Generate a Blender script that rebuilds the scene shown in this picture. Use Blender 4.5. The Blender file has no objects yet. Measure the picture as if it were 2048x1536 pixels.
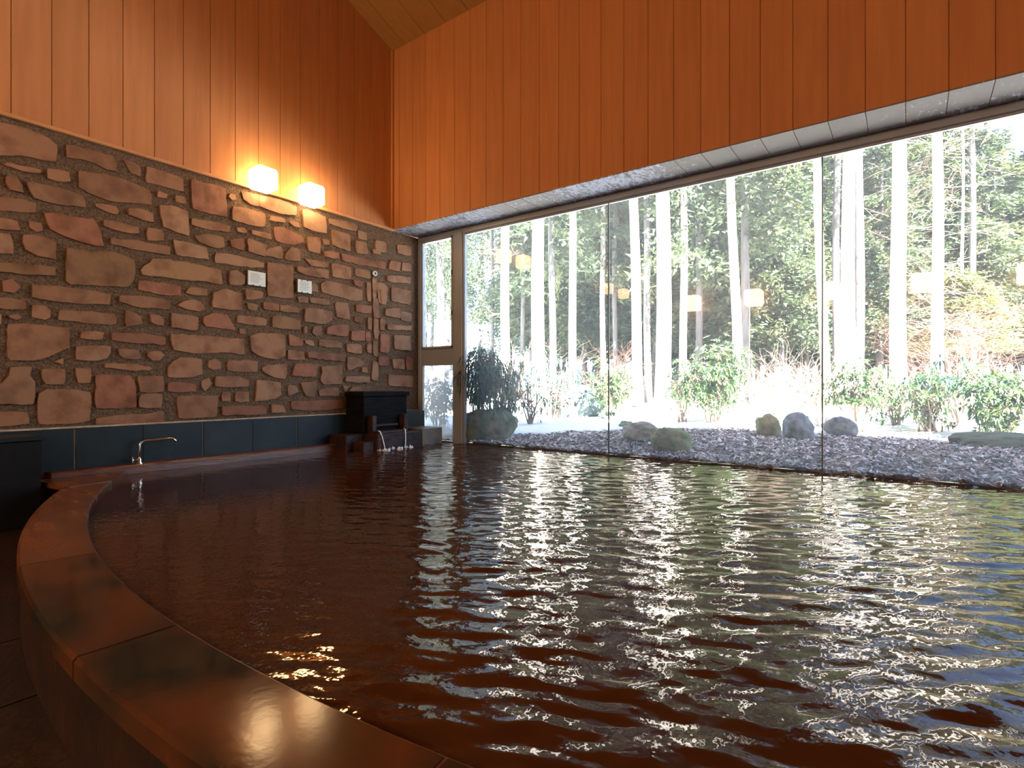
import bpy, math, random
import numpy as np
from mathutils import Vector, Matrix, noise
R = random.Random(7)
S = bpy.context.scene
COL = S.collection

# ---------------------------------------------------------------- camera, sky, sun, exposure
F = 1084.0                      # focal length in pixels of the 2048 px frame
CZ = 0.785                      # camera height above the pool water (z = 0)
FW = Vector((-0.593, 0.805, 0)).normalized()
RT = Vector((0.805, 0.593, 0)).normalized()
cam = bpy.data.cameras.new('camera'); camo = bpy.data.objects.new('camera', cam); COL.objects.link(camo)
cam.sensor_width = 36; cam.lens = 36 * F / 2048; cam.clip_start = 0.02; cam.clip_end = 500
cam.shift_y = 2 / 2048
camo.location = (0, 0, CZ)
camo.rotation_euler = Matrix((RT, Vector((0, 0, 1)), -FW)).transposed().to_euler()
S.camera = camo
S.view_settings.view_transform = 'Standard'; S.view_settings.look = 'None'
S.view_settings.gamma = 1; S.view_settings.use_curve_mapping = False
S.view_settings.exposure = 1.0
w = bpy.data.worlds.new('sky'); S.world = w; w.use_nodes = True
nt = w.node_tree; bg = nt.nodes['Background']
sky = nt.nodes.new('ShaderNodeTexSky'); sky.sky_type = 'NISHITA'; sky.sun_disc = False
SUN_EL = math.radians(46); SUN_TRAVEL = Vector((-0.8, 0.6, 0))
sky.sun_elevation = SUN_EL
sky.sun_rotation = math.atan2(-SUN_TRAVEL.x, -SUN_TRAVEL.y)
sky.air_density = 1.0; sky.dust_density = .5; sky.ozone_density = 3.0
nt.links.new(sky.outputs[0], bg.inputs[0]); bg.inputs[1].default_value = 0.46
sl = bpy.data.lights.new('sun', 'SUN'); sl.energy = 66.0; sl.angle = math.radians(0.6); sl.color = (1, .965, .91)
so = bpy.data.objects.new('sun', sl); COL.objects.link(so); so.location = (15, -12, 25)
d = Vector((SUN_TRAVEL.x * math.cos(SUN_EL), SUN_TRAVEL.y * math.cos(SUN_EL), -math.sin(SUN_EL)))
so.rotation_euler = d.to_track_quat('-Z', 'Y').to_euler()
try:
    S.cycles.max_bounces = 8; S.cycles.diffuse_bounces = 4; S.cycles.glossy_bounces = 3
    S.cycles.transparent_max_bounces = 12; S.cycles.transmission_bounces = 2
    S.cycles.sample_clamp_indirect = 6; S.cycles.caustics_reflective = False; S.cycles.caustics_refractive = False
    S.cycles.use_adaptive_sampling = True; S.cycles.adaptive_threshold = 0.02
except Exception:
    pass

# ---------------------------------------------------------------- helpers
def ray(px):
    s = (px - 1024) / F
    return FW + RT * s
def Wd(px, d):                  # ground position seen in column px at depth d
    r = ray(px); return (r.x * d, r.y * d)
def Wx(px, py, X):              # point on the plane x = X
    r = ray(px); t = X / r.x
    return Vector((X, r.y * t, CZ - (py - 770) / F * t))
def Wy(px, py, Y):
    r = ray(px); t = Y / r.y
    return Vector((r.x * t, Y, CZ - (py - 770) / F * t))

def tag(o, label=None, cat=None, group=None, kind=None):
    if label: o['label'] = label
    if cat: o['category'] = cat
    if group: o['group'] = group
    if kind: o['kind'] = kind
    return o
def empty(name, loc=(0, 0, 0), rz=0, label=None, cat=None, group=None):
    o = bpy.data.objects.new(name, None); COL.objects.link(o); o.location = loc; o.rotation_euler = (0, 0, rz)
    o.empty_display_size = .1
    return tag(o, label, cat, group)

class MB:
    def __init__(s): s.v = []; s.f = []; s.m = []; s.c = []; s.mi = 0; s.col = (1, 1, 1)
    def face(s, pts):
        n = len(s.v); s.v += [tuple(p) for p in pts]; s.f.append(tuple(range(n, n + len(pts)))); s.m.append(s.mi); s.c.append(s.col)
    def add(s, vs, fs):
        n = len(s.v); s.v += [tuple(p) for p in vs]
        for f in fs: s.f.append(tuple(i + n for i in f)); s.m.append(s.mi); s.c.append(s.col)
    def box(s, a, b, M=None):
        x0, y0, z0 = a; x1, y1, z1 = b
        vs = [(x, y, z) for z in (z0, z1) for y in (y0, y1) for x in (x0, x1)]
        if M is not None: vs = [M @ Vector(v) for v in vs]
        s.add(vs, [(0, 2, 3, 1), (4, 5, 7, 6), (0, 1, 5, 4), (2, 6, 7, 3), (0, 4, 6, 2), (1, 3, 7, 5)])
    def bbox(s, a, b, bev=.004):                  # box with chamfered edges
        x0, y0, z0 = a; x1, y1, z1 = b; vs = []; lo = (x0, y0, z0); hi = (x1, y1, z1)
        idx = {}
        for cx in (0, 1):
            for cy in (0, 1):
                for cz in (0, 1):
                    c = (cx, cy, cz)
                    for ax in range(3):
                        p = [(hi[i] if c[i] else lo[i]) for i in range(3)]
                        for i in range(3):
                            if i != ax: p[i] += -bev if c[i] else bev
                        idx[(c, ax)] = len(vs); vs.append(p)
        fs = []
        for ax in range(3):
            i, j = [k for k in range(3) if k != ax]
            for sd in (0, 1):
                q = []
                for (u, v_) in ((0, 0), (1, 0), (1, 1), (0, 1)):
                    c = [0, 0, 0]; c[ax] = sd; c[i] = u; c[j] = v_; q.append(idx[(tuple(c), ax)])
                fs.append(q)
        for ax in range(3):
            i, j = [k for k in range(3) if k != ax]
            for u in (0, 1):
                for v_ in (0, 1):
                    a0 = [0, 0, 0]; a0[i] = u; a0[j] = v_; a1 = list(a0); a1[ax] = 1
                    fs.append([idx[(tuple(a0), i)], idx[(tuple(a0), j)], idx[(tuple(a1), j)], idx[(tuple(a1), i)]])
        for cx in (0, 1):
            for cy in (0, 1):
                for cz in (0, 1):
                    c = (cx, cy, cz); fs.append([idx[(c, 0)], idx[(c, 1)], idx[(c, 2)]])
        s.add(vs, fs)
    def tube(s, pts, rad, n=8, cap=True):
        pts = [Vector(p) for p in pts]; rads = rad if isinstance(rad, (list, tuple)) else [rad] * len(pts)
        base = len(s.v); up = None
        for k, p in enumerate(pts):
            t = (pts[min(k + 1, len(pts) - 1)] - pts[max(k - 1, 0)]).normalized()
            if up is None: up = t.orthogonal().normalized()
            up = (up - t * up.dot(t)).normalized(); sd = t.cross(up)
            for i in range(n):
                a = 2 * math.pi * i / n; s.v.append(tuple(p + (up * math.cos(a) + sd * math.sin(a)) * rads[k]))
        for k in range(len(pts) - 1):
            for i in range(n):
                a = base + k * n + i; b = base + k * n + (i + 1) % n
                s.f.append((a, b, b + n, a + n)); s.m.append(s.mi); s.c.append(s.col)
        if cap:
            s.f.append(tuple(base + i for i in range(n))[::-1]); s.m.append(s.mi); s.c.append(s.col)
            s.f.append(tuple(base + (len(pts) - 1) * n + i for i in range(n))); s.m.append(s.mi); s.c.append(s.col)
    def mesh(s, name, mats, smooth=False, color=False, fix=False):
        me = bpy.data.meshes.new(name); me.from_pydata(s.v, [], s.f)
        for m in (mats if isinstance(mats, (list, tuple)) else [mats]): me.materials.append(m)
        me.polygons.foreach_set('material_index', s.m)
        if smooth: me.polygons.foreach_set('use_smooth', [True] * len(s.f))
        if color:
            at = me.color_attributes.new('tint', 'FLOAT_COLOR', 'CORNER')
            lc = []
            for f, c in zip(s.f, s.c): lc += [c[0], c[1], c[2], 1.0] * len(f)
            at.data.foreach_set('color', lc)
        if fix:
            import bmesh
            bm = bmesh.new(); bm.from_mesh(me); bmesh.ops.recalc_face_normals(bm, faces=bm.faces); bm.to_mesh(me); bm.free()
        me.update(); return me
    def build(s, name, mats, parent=None, smooth=False, color=False, fix=True, loc=None):
        o = bpy.data.objects.new(name, s.mesh(name, mats, smooth, color, fix)); COL.objects.link(o)
        if parent is not None: o.parent = parent
        if loc is not None: o.location = loc
        return o
def link_mesh(name, me, parent=None):
    o = bpy.data.objects.new(name, me); COL.objects.link(o)
    if parent is not None: o.parent = parent
    return o

# ---------------------------------------------------------------- materials
def mat(name, c1, c2=None, scale=4, rough=.6, bump=0, bscale=30, spec=.5, tint=False, metal=0, stretch=(1, 1, 1), detail=4, contrast=(.35, .65), coat=0, rough2=None, c3=None, trans=0):
    m = bpy.data.materials.new(name); m.use_nodes = True; t = m.node_tree; N = t.nodes; L = t.links
    b = N['Principled BSDF']; b.inputs['Roughness'].default_value = rough; b.inputs['Metallic'].default_value = metal
    b.inputs['Specular IOR Level'].default_value = spec
    if coat: b.inputs['Coat Weight'].default_value = coat; b.inputs['Coat Roughness'].default_value = .12
    co = N.new('ShaderNodeTexCoord'); mp = N.new('ShaderNodeMapping'); mp.inputs['Scale'].default_value = stretch
    L.new(co.outputs['Object'], mp.inputs[0])
    colout = None
    if c2 is not None:
        n = N.new('ShaderNodeTexNoise'); n.inputs['Scale'].default_value = scale; n.inputs['Detail'].default_value = detail
        L.new(mp.outputs[0], n.inputs['Vector'])
        r = N.new('ShaderNodeValToRGB'); e = r.color_ramp.elements
        e[0].position, e[1].position = contrast; e[0].color = (*c1, 1); e[1].color = (*c2, 1)
        if c3: x = r.color_ramp.elements.new(min(.99, contrast[1] + .12)); x.color = (*c3, 1)
        L.new(n.outputs[0], r.inputs[0]); colout = r.outputs[0]
        if rough2 is not None:
            mr = N.new('ShaderNodeMapRange'); mr.inputs[1].default_value, mr.inputs[2].default_value = contrast
            mr.inputs[3].default_value, mr.inputs[4].default_value = rough, rough2
            L.new(n.outputs[0], mr.inputs[0]); L.new(mr.outputs[0], b.inputs['Roughness'])
    if tint:
        a = N.new('ShaderNodeVertexColor'); a.layer_name = 'tint'
        if colout is None: colout = a.outputs[0]
        else:
            mx = N.new('ShaderNodeMix'); mx.data_type = 'RGBA'; mx.blend_type = 'MULTIPLY'; mx.inputs[0].default_value = 1
            L.new(colout, mx.inputs[6]); L.new(a.outputs[0], mx.inputs[7]); colout = mx.outputs[2]
    if colout is not None: L.new(colout, b.inputs['Base Color'])
    else: b.inputs['Base Color'].default_value = (*c1, 1)
    if bump:
        n2 = N.new('ShaderNodeTexNoise'); n2.inputs['Scale'].default_value = bscale; n2.inputs['Detail'].default_value = 5
        L.new(mp.outputs[0], n2.inputs['Vector'])
        bp = N.new('ShaderNodeBump'); bp.inputs['Strength'].default_value = bump; bp.inputs['Distance'].default_value = .02
        L.new(n2.outputs[0], bp.inputs['Height']); L.new(bp.outputs[0], b.inputs['Normal'])
    if trans:
        tr = N.new('ShaderNodeBsdfTranslucent'); mxs = N.new('ShaderNodeMixShader'); mxs.inputs[0].default_value = trans
        if colout is not None: L.new(colout, tr.inputs[0])
        else: tr.inputs[0].default_value = (*c1, 1)
        out = N['Material Output']; L.new(b.outputs[0], mxs.inputs[1]); L.new(tr.outputs[0], mxs.inputs[2]); L.new(mxs.outputs[0], out.inputs[0])
    return m

PLANK = mat('plank', (.42, .170, .055), (.48, .20, .066), scale=3, rough=.62, stretch=(6, 6, .35), bump=.05, bscale=20, tint=True)
PLANKC = mat('ceiling_plank', (.27, .135, .035), (.31, .155, .042), scale=3, rough=.65, stretch=(6, .35, 6), tint=True)
TRIMW = mat('trim_wood', (.55, .27, .11), (.48, .22, .085), scale=8, rough=.5)
MORTAR = mat('mortar', (.075, .047, .027), (.19, .120, .070), scale=70, rough=.95, bump=1.0, bscale=60, detail=3)
STONE = mat('stone', (.52, .42, .36), (1.0, 1.0, 1.0), scale=6, rough=.8, bump=.35, bscale=14, tint=True, detail=6, contrast=(.28, .55))
SOFFIT = mat('soffit_paint', (.40, .34, .30), (.50, .43, .38), scale=2, rough=.5)
SLATE = mat('slate_tile', (.007, .012, .016), (.014, .026, .034), scale=3, rough=.4, rough2=.55, bump=.12, bscale=9, spec=.22)
GROUT = mat('grout', (.42, .36, .28), (.30, .24, .18), scale=20, rough=.9)
RUST = mat('rusty_ledge', (.16, .045, .018), (.07, .018, .010), scale=8, rough=.3, stretch=(2, .6, 4), bump=.2, bscale=20)
RIM = mat('rim_slab', (.016, .016, .011), (.095, .030, .010), scale=2.4, rough=.07, rough2=.15, bump=.010, bscale=40, detail=7, contrast=(.40, .60), c3=(.065, .030, .010), spec=.22)
RIMR = mat('rust_covered_slab', (.10, .034, .011), (.17, .060, .018), scale=3, rough=.2, rough2=.3, bump=.06, bscale=40, detail=7, spec=.35, stretch=(.6, 2, 1))
RIMS = mat('rim_side', (.026, .008, .0045), (.010, .006, .0045), scale=5, rough=.45, bump=.3, bscale=15)
FLOORM = mat('floor_stone', (.028, .011, .007), (.013, .008, .0065), scale=3, rough=.35, bump=.2, bscale=25)
BLACK = mat('dark_stone', (.004, .004, .005), (.008, .009, .010), scale=4, spec=.15, rough=.5, bump=.15, bscale=14)
REDST = mat('stained_stone', (.048, .018, .013), (.018, .012, .012), scale=9, spec=.2, rough=.4, bump=.5, bscale=18)
DSTONE = mat('source_dark_wood', (.004, .004, .0045), (.009, .0085, .009), scale=6, rough=.6, spec=.06, stretch=(1, 1, 5), bump=.3, bscale=12)
CONC = mat('sill_stone', (.10, .12, .12), (.22, .15, .09), scale=7, rough=.4, bump=.3)
ALU = mat('bronze_aluminium', (.25, .28, .325), (.30, .33, .375), scale=2, rough=.4, metal=.35)
ALUD = mat('dark_gasket', (.02, .02, .02), rough=.5)
CHROME = mat('chrome', (.75, .73, .70), rough=.18, metal=1)
SEAL = mat('glass_sealant', (.10, .13, .12), rough=.4)
WHITE = mat('white_plate', (.70, .74, .72), rough=.35)
DARKF = mat('dark_frame', (.03, .022, .018), rough=.4)
INK = mat('ink', (.16, .20, .22), rough=.6)

def glass_mat(name, haze, hazecol=(.85, .92, .92), spots=False, fog=None, gr=.0):
    m = bpy.data.materials.new(name); m.use_nodes = True; t = m.node_tree; N = t.nodes; L = t.links
    N.remove(N['Principled BSDF']); out = N['Material Output']
    tr = N.new('ShaderNodeBsdfTransparent'); tr.inputs[0].default_value = (.93, .97, .95, 1)
    gl = N.new('ShaderNodeBsdfGlossy'); gl.inputs['Roughness'].default_value = gr
    fr = N.new('ShaderNodeFresnel'); fr.inputs[0].default_value = 1.45
    geo = N.new('ShaderNodeNewGeometry')
    m1 = N.new('ShaderNodeMixShader'); L.new(fr.outputs[0], m1.inputs[0]); L.new(tr.outputs[0], m1.inputs[1]); L.new(gl.outputs[0], m1.inputs[2])
    tl = N.new('ShaderNodeBsdfTranslucent'); tl.inputs[0].default_value = (*hazecol, 1)
    m2 = N.new('ShaderNodeMixShader'); m2.inputs[0].default_value = haze
    co = N.new('ShaderNodeTexCoord')
    if spots:      # water drops running down the pane
        mp = N.new('ShaderNodeMapping'); mp.inputs['Scale'].default_value = (60, 60, 16); L.new(co.outputs['Object'], mp.inputs[0])
        n = N.new('ShaderNodeTexNoise'); n.inputs['Scale'].default_value = 1.2; n.inputs['Detail'].default_value = 3; L.new(mp.outputs[0], n.inputs[0])
        r = N.new('ShaderNodeMapRange'); r.inputs[1].default_value = .5; r.inputs[2].default_value = .62; r.inputs[3].default_value = haze; r.inputs[4].default_value = .34
        L.new(n.outputs[0], r.inputs[0]); L.new(r.outputs[0], m2.inputs[0])
    L.new(m1.outputs[0], m2.inputs[1]); L.new(tl.outputs[0], m2.inputs[2]); L.new(m2.outputs[0], out.inputs[0])
    return m
GLASS = glass_mat('window_glass', .095)  # its haze share stands in for the bright veil of glare over the view
GLASSW = glass_mat('wet_glass', .05, spots=True)
GLASSF = glass_mat('fogged_glass', .42)

def emis(name, c, s):
    m = bpy.data.materials.new(name); m.use_nodes = True; b = m.node_tree.nodes['Principled BSDF']
    b.inputs['Base Color'].default_value = (.8, .75, .65, 1); b.inputs['Emission Color'].default_value = (*c, 1); b.inputs['Emission Strength'].default_value = s
    return m
LAMP = emis('lit_glass_shade', (1, .64, .30), 16.0)

# ---------------------------------------------------------------- room shell
XL, YB, YG, ZS = -5.71, 5.0, 5.47, 2.90
XR, YF = 7.2, -4.6
ZC, SL = 5.35, 0.38
def zc(y): return ZC + SL * (YB - y) if y > 0 else ZC + SL * YB + SL * y
def struct(o): o['kind'] = 'structure'; return o
ptone = random.Random(3)
def planks(mb, P, t0, first, step, t1, z0, ztop, dr, gap=.0035, deep=.010):
    # boards along t; P(t, depth, z) -> point
    k = first
    while k > t0: k -= step
    while k < t1:
        a, b = max(k, t0), min(k + step, t1)
        mb.col = (1, 1, 1) if dr is None else (lambda q: (q, q * (.98 + .03 * ptone.random()), q * (.96 + .06 * ptone.random())))(.94 + .12 * ptone.random())
        za, zb = ztop(a), ztop(b)
        mb.face([P(a + gap, 0, z0), P(b - gap, 0, z0), P(b - gap, 0, zb), P(a + gap, 0, za)])
        mb.face([P(a, deep, z0), P(a + gap, 0, z0), P(a + gap, 0, za), P(a, deep, za)])
        mb.face([P(b - gap, 0, z0), P(b, deep, z0), P(b, deep, zb), P(b - gap, 0, zb)])
        k += step
ZT = 2.895                     # height of the trim between stones and planks
m = MB()
planks(m, lambda t, d, z: (XL - d, t, z), YF, 3.359, .2513, 0.0, ZT, zc, 1)
planks(m, lambda t, d, z: (XL - d, t, z), 0.0, 3.359, .2513, YB, ZT, zc, 1)
m.col = (1, 1, 1)
m.face([(XL - .3, YF, -.3), (XL - .3, YB + .7, -.3), (XL - .3, YB + .7, 7.3), (XL - .3, YF, 7.3)])
wall_left = struct(m.build('wall_left', [PLANK], color=True, fix=False))

# stones of the lower left wall, each a raised block in the mortar, one mesh under the wall
STN = """-64,486 26,497 107,518 189,550 226,582 221,647 163,638 77,617 -64,619
266,578 327,593 451,623 466,651 466,686 423,675 378,649 331,634 269,630
494,638 533,649 559,664 561,705 524,688
589,666 658,686 733,714 735,765 666,746 589,729
26,649 86,666 163,679 159,692 86,681 17,662
193,673 275,686 282,726 193,714
318,683 387,694 494,718 597,761 606,778 606,821 550,812 456,804 400,787 318,748
26,705 64,707 82,735 95,772 43,757 30,735
107,729 215,746 331,782 342,830 236,815 142,793 125,765
632,763 670,778 666,793 630,789
703,780 739,787 748,815 705,806
-26,787 26,789 146,810 142,851 -26,834
383,815 464,825 475,843 468,858 434,847 387,827
516,834 554,836 610,853 615,890 572,879 516,860
640,821 688,825 752,847 756,944 705,926 655,907
181,853 215,851 258,858 275,868 374,877 400,924 415,984 357,974 254,941 206,918
-17,868 69,885 80,922 -17,913
116,883 168,894 170,922 146,926 125,911
417,881 486,894 554,907 554,935 486,924 417,905
593,911 649,922 655,961 593,961
-17,933 41,937 52,1014 -17,1012
95,941 163,946 223,971 223,1038 155,1023 103,997
445,950 516,961 679,986 679,1021 559,999 447,978
696,959 756,971 825,989 836,1038 774,1027 709,1019
271,991 365,1010 413,1004 499,1023 537,1040 535,1118 511,1147 387,1140 284,1138 266,1122
-17,1049 95,1057 219,1068 219,1105 107,1096 -17,1087
566,1080 577,1065 608,1049 611,1036 637,1036 743,1049 883,1080 888,1136 743,1117 624,1104 571,1099
13,1123 49,1114 84,1149 56,1170 15,1166
131,1138 318,1157 441,1177 436,1220 331,1215 193,1200 131,1190
557,1121 722,1144 724,1183 645,1175 557,1160
761,1147 829,1155 829,1183 744,1172
-17,1187 43,1194 101,1205 101,1239 -17,1230
481,1181 645,1194 681,1205 679,1237 559,1228 481,1209
711,1222 739,1205 774,1198 804,1209 825,1237 795,1245 731,1230
131,1220 185,1224 202,1243 200,1269 181,1278 129,1267
-17,1256 6,1258 4,1295 -17,1291
41,1261 69,1258 88,1269 64,1278 43,1271
241,1239 387,1250 456,1256 468,1269 464,1297 344,1291 236,1280
503,1241 563,1265 569,1297 505,1306
600,1256 640,1263 655,1278 653,1301 610,1291
688,1252 791,1269 789,1319 688,1310
34,1297 112,1295 275,1312 279,1389 223,1411 163,1435 43,1440 34,1424
331,1325 415,1329 406,1359 324,1355
449,1331 597,1338 660,1346 662,1379 559,1372 449,1362
309,1385 443,1386 430,1432 387,1441 309,1439
475,1396 554,1398 567,1435 499,1432 481,1420
595,1409 640,1406 658,1420 636,1441 610,1441 593,1426
215,1447 254,1432 254,1458
43,1471 129,1469 114,1505 138,1527 133,1615 86,1617 0,1613 -26,1613 -26,1544 13,1536 41,1505
170,1478 258,1478 256,1536 185,1536 172,1510
305,1473 365,1473 363,1531 314,1531
423,1454 516,1456 597,1465 608,1473 597,1483 516,1478 423,1471
675,1467 696,1445 726,1430 808,1437 810,1497 752,1508 675,1508
385,1503 520,1505 537,1523 542,1553 546,1628 387,1632 385,1574 391,1548
554,1505 653,1505 653,1566 563,1568
563,1579 647,1576 643,1630 559,1628
675,1531 784,1536 784,1568 675,1566
808,1525 838,1510 847,1536 821,1564 810,1546
159,1574 189,1559 309,1561 361,1570 359,1682 258,1695 159,1695 155,1630
-26,1652 107,1649 116,1695 -26,1703
387,1673 494,1662 559,1658 653,1645 655,1686 516,1695 387,1699
767,718 871,744 900,755 908,868 840,853 773,833 769,771
818,1266 858,1253 911,1262 942,1320 889,1313 827,1306 815,1289
922,773 942,780 944,797 928,799 917,786
968,766 1035,777 1039,824 1004,815 977,797
1041,780 1110,797 1185,824 1185,861 1110,848 1043,826
935,824 990,835 1057,855 1057,906 986,895 931,879
769,872 840,886 922,903 917,928 844,917 769,899
1088,861 1141,877 1139,890 1081,881
1163,881 1194,890 1201,912 1176,903 1159,890
1212,837 1243,844 1302,868 1307,932 1260,923 1218,908
1318,875 1384,884 1429,901 1424,926 1371,912 1322,895
948,912 977,910 988,930 951,926
1008,919 1083,934 1086,957 1048,946 1010,937
1097,908 1141,912 1212,948 1216,968 1176,978 1128,970 1105,961
778,943 827,937 893,950 897,988 858,990 800,970
920,961 973,954 973,1001 928,988
993,952 1066,979 1061,1027 995,1005
1070,996 1123,983 1130,1034 1061,1023
1167,990 1201,999 1201,1043 1139,1036 1150,1012
1232,946 1278,952 1280,1014 1236,1003
1291,954 1316,963 1318,977 1296,977
1329,921 1398,939 1400,1005 1336,981
1424,965 1464,970 1473,1014 1429,1010
866,1010 933,1019 1057,1050 1055,1072 968,1063 864,1052
920,1085 946,1083 979,1103 977,1136 920,1138
1072,1050 1172,1063 1174,1187 1145,1191 1074,1182
1298,1003 1353,1010 1358,1036 1300,1027
1221,1034 1314,1050 1314,1069 1247,1063
1190,1067 1314,1081 1314,1114 1243,1103 1194,1087
1367,1014 1411,1023 1508,1045 1517,1072 1442,1058 1371,1041
1331,1054 1404,1069 1404,1118 1333,1105
1424,1072 1482,1085 1482,1114 1424,1103
1252,1129 1269,1138 1274,1169 1247,1165
1287,1134 1305,1123 1375,1138 1451,1160 1449,1200 1411,1202 1362,1187 1291,1169
1415,1120 1451,1127 1451,1147 1420,1140
855,1169 906,1158 962,1174 966,1240 906,1235 853,1229
984,1158 1052,1169 1048,1193 986,1198
1192,1187 1234,1191 1234,1211 1198,1209
1238,1191 1314,1198 1320,1220 1243,1211
990,1211 1032,1218 1028,1242 995,1235
1055,1209 1117,1218 1117,1244 1057,1235
1121,1218 1198,1231 1194,1253 1121,1244
1344,1211 1393,1213 1402,1278 1349,1266
1426,1218 1486,1224 1486,1253 1426,1247
1468,1129 1484,1131 1484,1207 1473,1202
1221,1235 1243,1231 1327,1247 1327,1280 1300,1295 1221,1286
953,1260 1068,1275 1066,1304 951,1291
1092,1266 1119,1262 1201,1284 1203,1320 1092,1309
1420,1266 1451,1273 1449,1295 1420,1286
1473,1271 1486,1273 1486,1320 1473,1315
1491,1112 1508,1120 1504,1191 1493,1191
1508,1129 1535,1134 1553,1151 1544,1218 1517,1209
1493,1191 1513,1196 1517,1271 1497,1271
1433,921 1464,930 1468,961 1437,954
1491,996 1522,1003 1522,1019 1495,1014
686,1334 800,1344 978,1356 976,1418 883,1407 774,1412 699,1401
835,1443 862,1436 886,1451 886,1473 853,1478 835,1469
711,1587 774,1583 873,1583 866,1667 717,1671
960,1315 985,1317 982,1336 960,1335
1002,1344 1037,1333 1072,1337 1136,1337 1141,1421 1103,1436 1046,1425 1009,1403
1156,1337 1211,1355 1213,1381 1160,1381
1217,1306 1231,1306 1224,1333 1217,1333
1257,1307 1286,1307 1283,1339 1266,1344 1249,1331
1310,1309 1345,1300 1391,1300 1391,1344 1308,1337
1222,1361 1253,1363 1259,1385 1224,1372
1279,1359 1341,1361 1369,1370 1367,1392 1279,1383
1409,1324 1459,1324 1459,1363 1406,1359
1464,1328 1483,1331 1483,1366 1464,1363
1154,1401 1215,1407 1220,1438 1154,1436
1233,1407 1380,1418 1380,1445 1235,1432
1387,1374 1446,1381 1448,1414 1391,1407
1470,1377 1486,1379 1486,1412 1470,1410
912,1443 1031,1443 1029,1489 912,1482
1050,1473 1072,1460 1149,1458 1141,1517 1081,1500 1053,1484
1182,1458 1272,1456 1261,1506 1169,1502
1288,1467 1367,1462 1367,1535 1297,1537 1283,1522 1292,1491
1391,1429 1433,1432 1457,1449 1455,1460 1393,1480
1450,1469 1472,1469 1470,1491 1448,1489
1387,1505 1479,1505 1477,1530 1382,1527
866,1506 963,1509 996,1522 993,1546 864,1546
1029,1520 1121,1530 1125,1579 1099,1594 1022,1605 1029,1561
1156,1539 1187,1544 1196,1566 1156,1583
1204,1533 1266,1526 1259,1583 1226,1583
1277,1561 1305,1552 1354,1552 1354,1583 1281,1583
894,1568 923,1570 923,1603 890,1603
947,1568 996,1568 998,1607 945,1605
890,1625 1064,1625 1064,1656 892,1660
1088,1618 1130,1621 1145,1649 1088,1651
1167,1605 1371,1599 1374,1632 1239,1643 1171,1638
1389,1588 1411,1548 1481,1546 1481,1568 1415,1568 1389,1596
1371,1544 1395,1544 1380,1566
1550,1101 1642,1111 1642,1135 1550,1124
1567,1148 1645,1165 1642,1219 1567,1202
1544,1236 1598,1233 1601,1273 1544,1263
1550,1297 1645,1304 1645,1321 1550,1317
1523,1338 1560,1341 1557,1409 1523,1406
1571,1436 1618,1439 1618,1477 1577,1473
1554,1497 1652,1504 1652,1548 1557,1541
1516,1426 1554,1429 1550,1463 1516,1460
1523,1273 1540,1280 1537,1321 1520,1317
1577,1341 1638,1345 1645,1402 1581,1395
1564,1043 1604,1050 1598,1084 1557,1077
1496,1273 1516,1280 1513,1355 1499,1355
1493,1362 1513,1368 1510,1426 1497,1422
1493,1443 1513,1453 1513,1524 1489,1517
1591,979 1645,986 1645,1023 1594,1013
1611,1050 1645,1055 1645,1087 1608,1080
1604,1246 1645,1253 1645,1287 1606,1280
1625,1429 1652,1433 1652,1483 1628,1477
1503,962 1544,972 1544,1009 1506,1003
1506,1043 1544,1050 1540,1077 1506,1070
1523,1158 1550,1165 1547,1206 1527,1213"""
m = MB()
m.mi = 0; m.col = (1, 1, 1)
XM = XL - .012
NY, NZ = 60, 14
m.face([(XM, YF, -.28), (XM, 5.52, -.28), (XM, 5.52, ZT), (XM, YF, ZT)])
m.mi = 1
rs = random.Random(11)
def stone_block(poly, proud):
    pts = []
    n = len(poly)
    for i in range(n):
        a = Vector(poly[i]); b = Vector(poly[(i + 1) % n]); L_ = (b - a).length
        k = max(1, int(L_ / .045)); nn = Vector((b - a).yx) if L_ else Vector((0, 0)); nn = Vector((nn.x, -nn.y)).normalized() if L_ else nn
        for j in range(k):
            q = a + (b - a) * (j / k)
            if j: q = q + nn * rs.uniform(-.007, .007)
            pts.append(q)
    # round the corners a little
    N_ = len(pts); sm = [(pts[i - 1] * .06 + pts[i] * .88 + pts[(i + 1) % N_] * .06) for i in range(N_)]
    cen = Vector((sum(p.x for p in sm) / N_, sum(p.y for p in sm) / N_))
    sm = [p + (p - cen).normalized() * .007 for p in sm]
    f = []
    back = [(XM - .004, p.x, p.y) for p in sm]
    mid = [(XM + proud * .75, p.x, p.y) for p in sm]
    top = []
    for p in sm:
        dd = cen - p; q = p + dd.normalized() * min(.001, dd.length * .1)
        top.append((XM + proud + rs.uniform(-.001, .001), q.x, q.y))
    vs = back + mid + top
    for r in (0, 1):
        for i in range(N_):
            j = (i + 1) % N_; f.append((r * N_ + i, r * N_ + j, (r + 1) * N_ + j, (r + 1) * N_ + i))
    f.append(tuple(2 * N_ + i for i in range(N_)))
    m.add(vs, f)
for ln in STN.split('\n'):
    pl = []
    for a in ln.split():
        x, y = a.split(','); q = Wx(int(x) / 2, int(y) / 2, XL + .012); pl.append((q.y, q.z))
    c = rs.random(); v = rs.uniform(.80, 1.12)
    if c < .5: col = (.28, .142, .074)
    elif c < .70: col = (.265, .112, .060)
    elif c < .92: col = (.29, .160, .090)
    else: col = (.26, .140, .066)
    m.col = tuple(k * v for k in col)
    stone_block(pl, rs.uniform(.018, .032))
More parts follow.
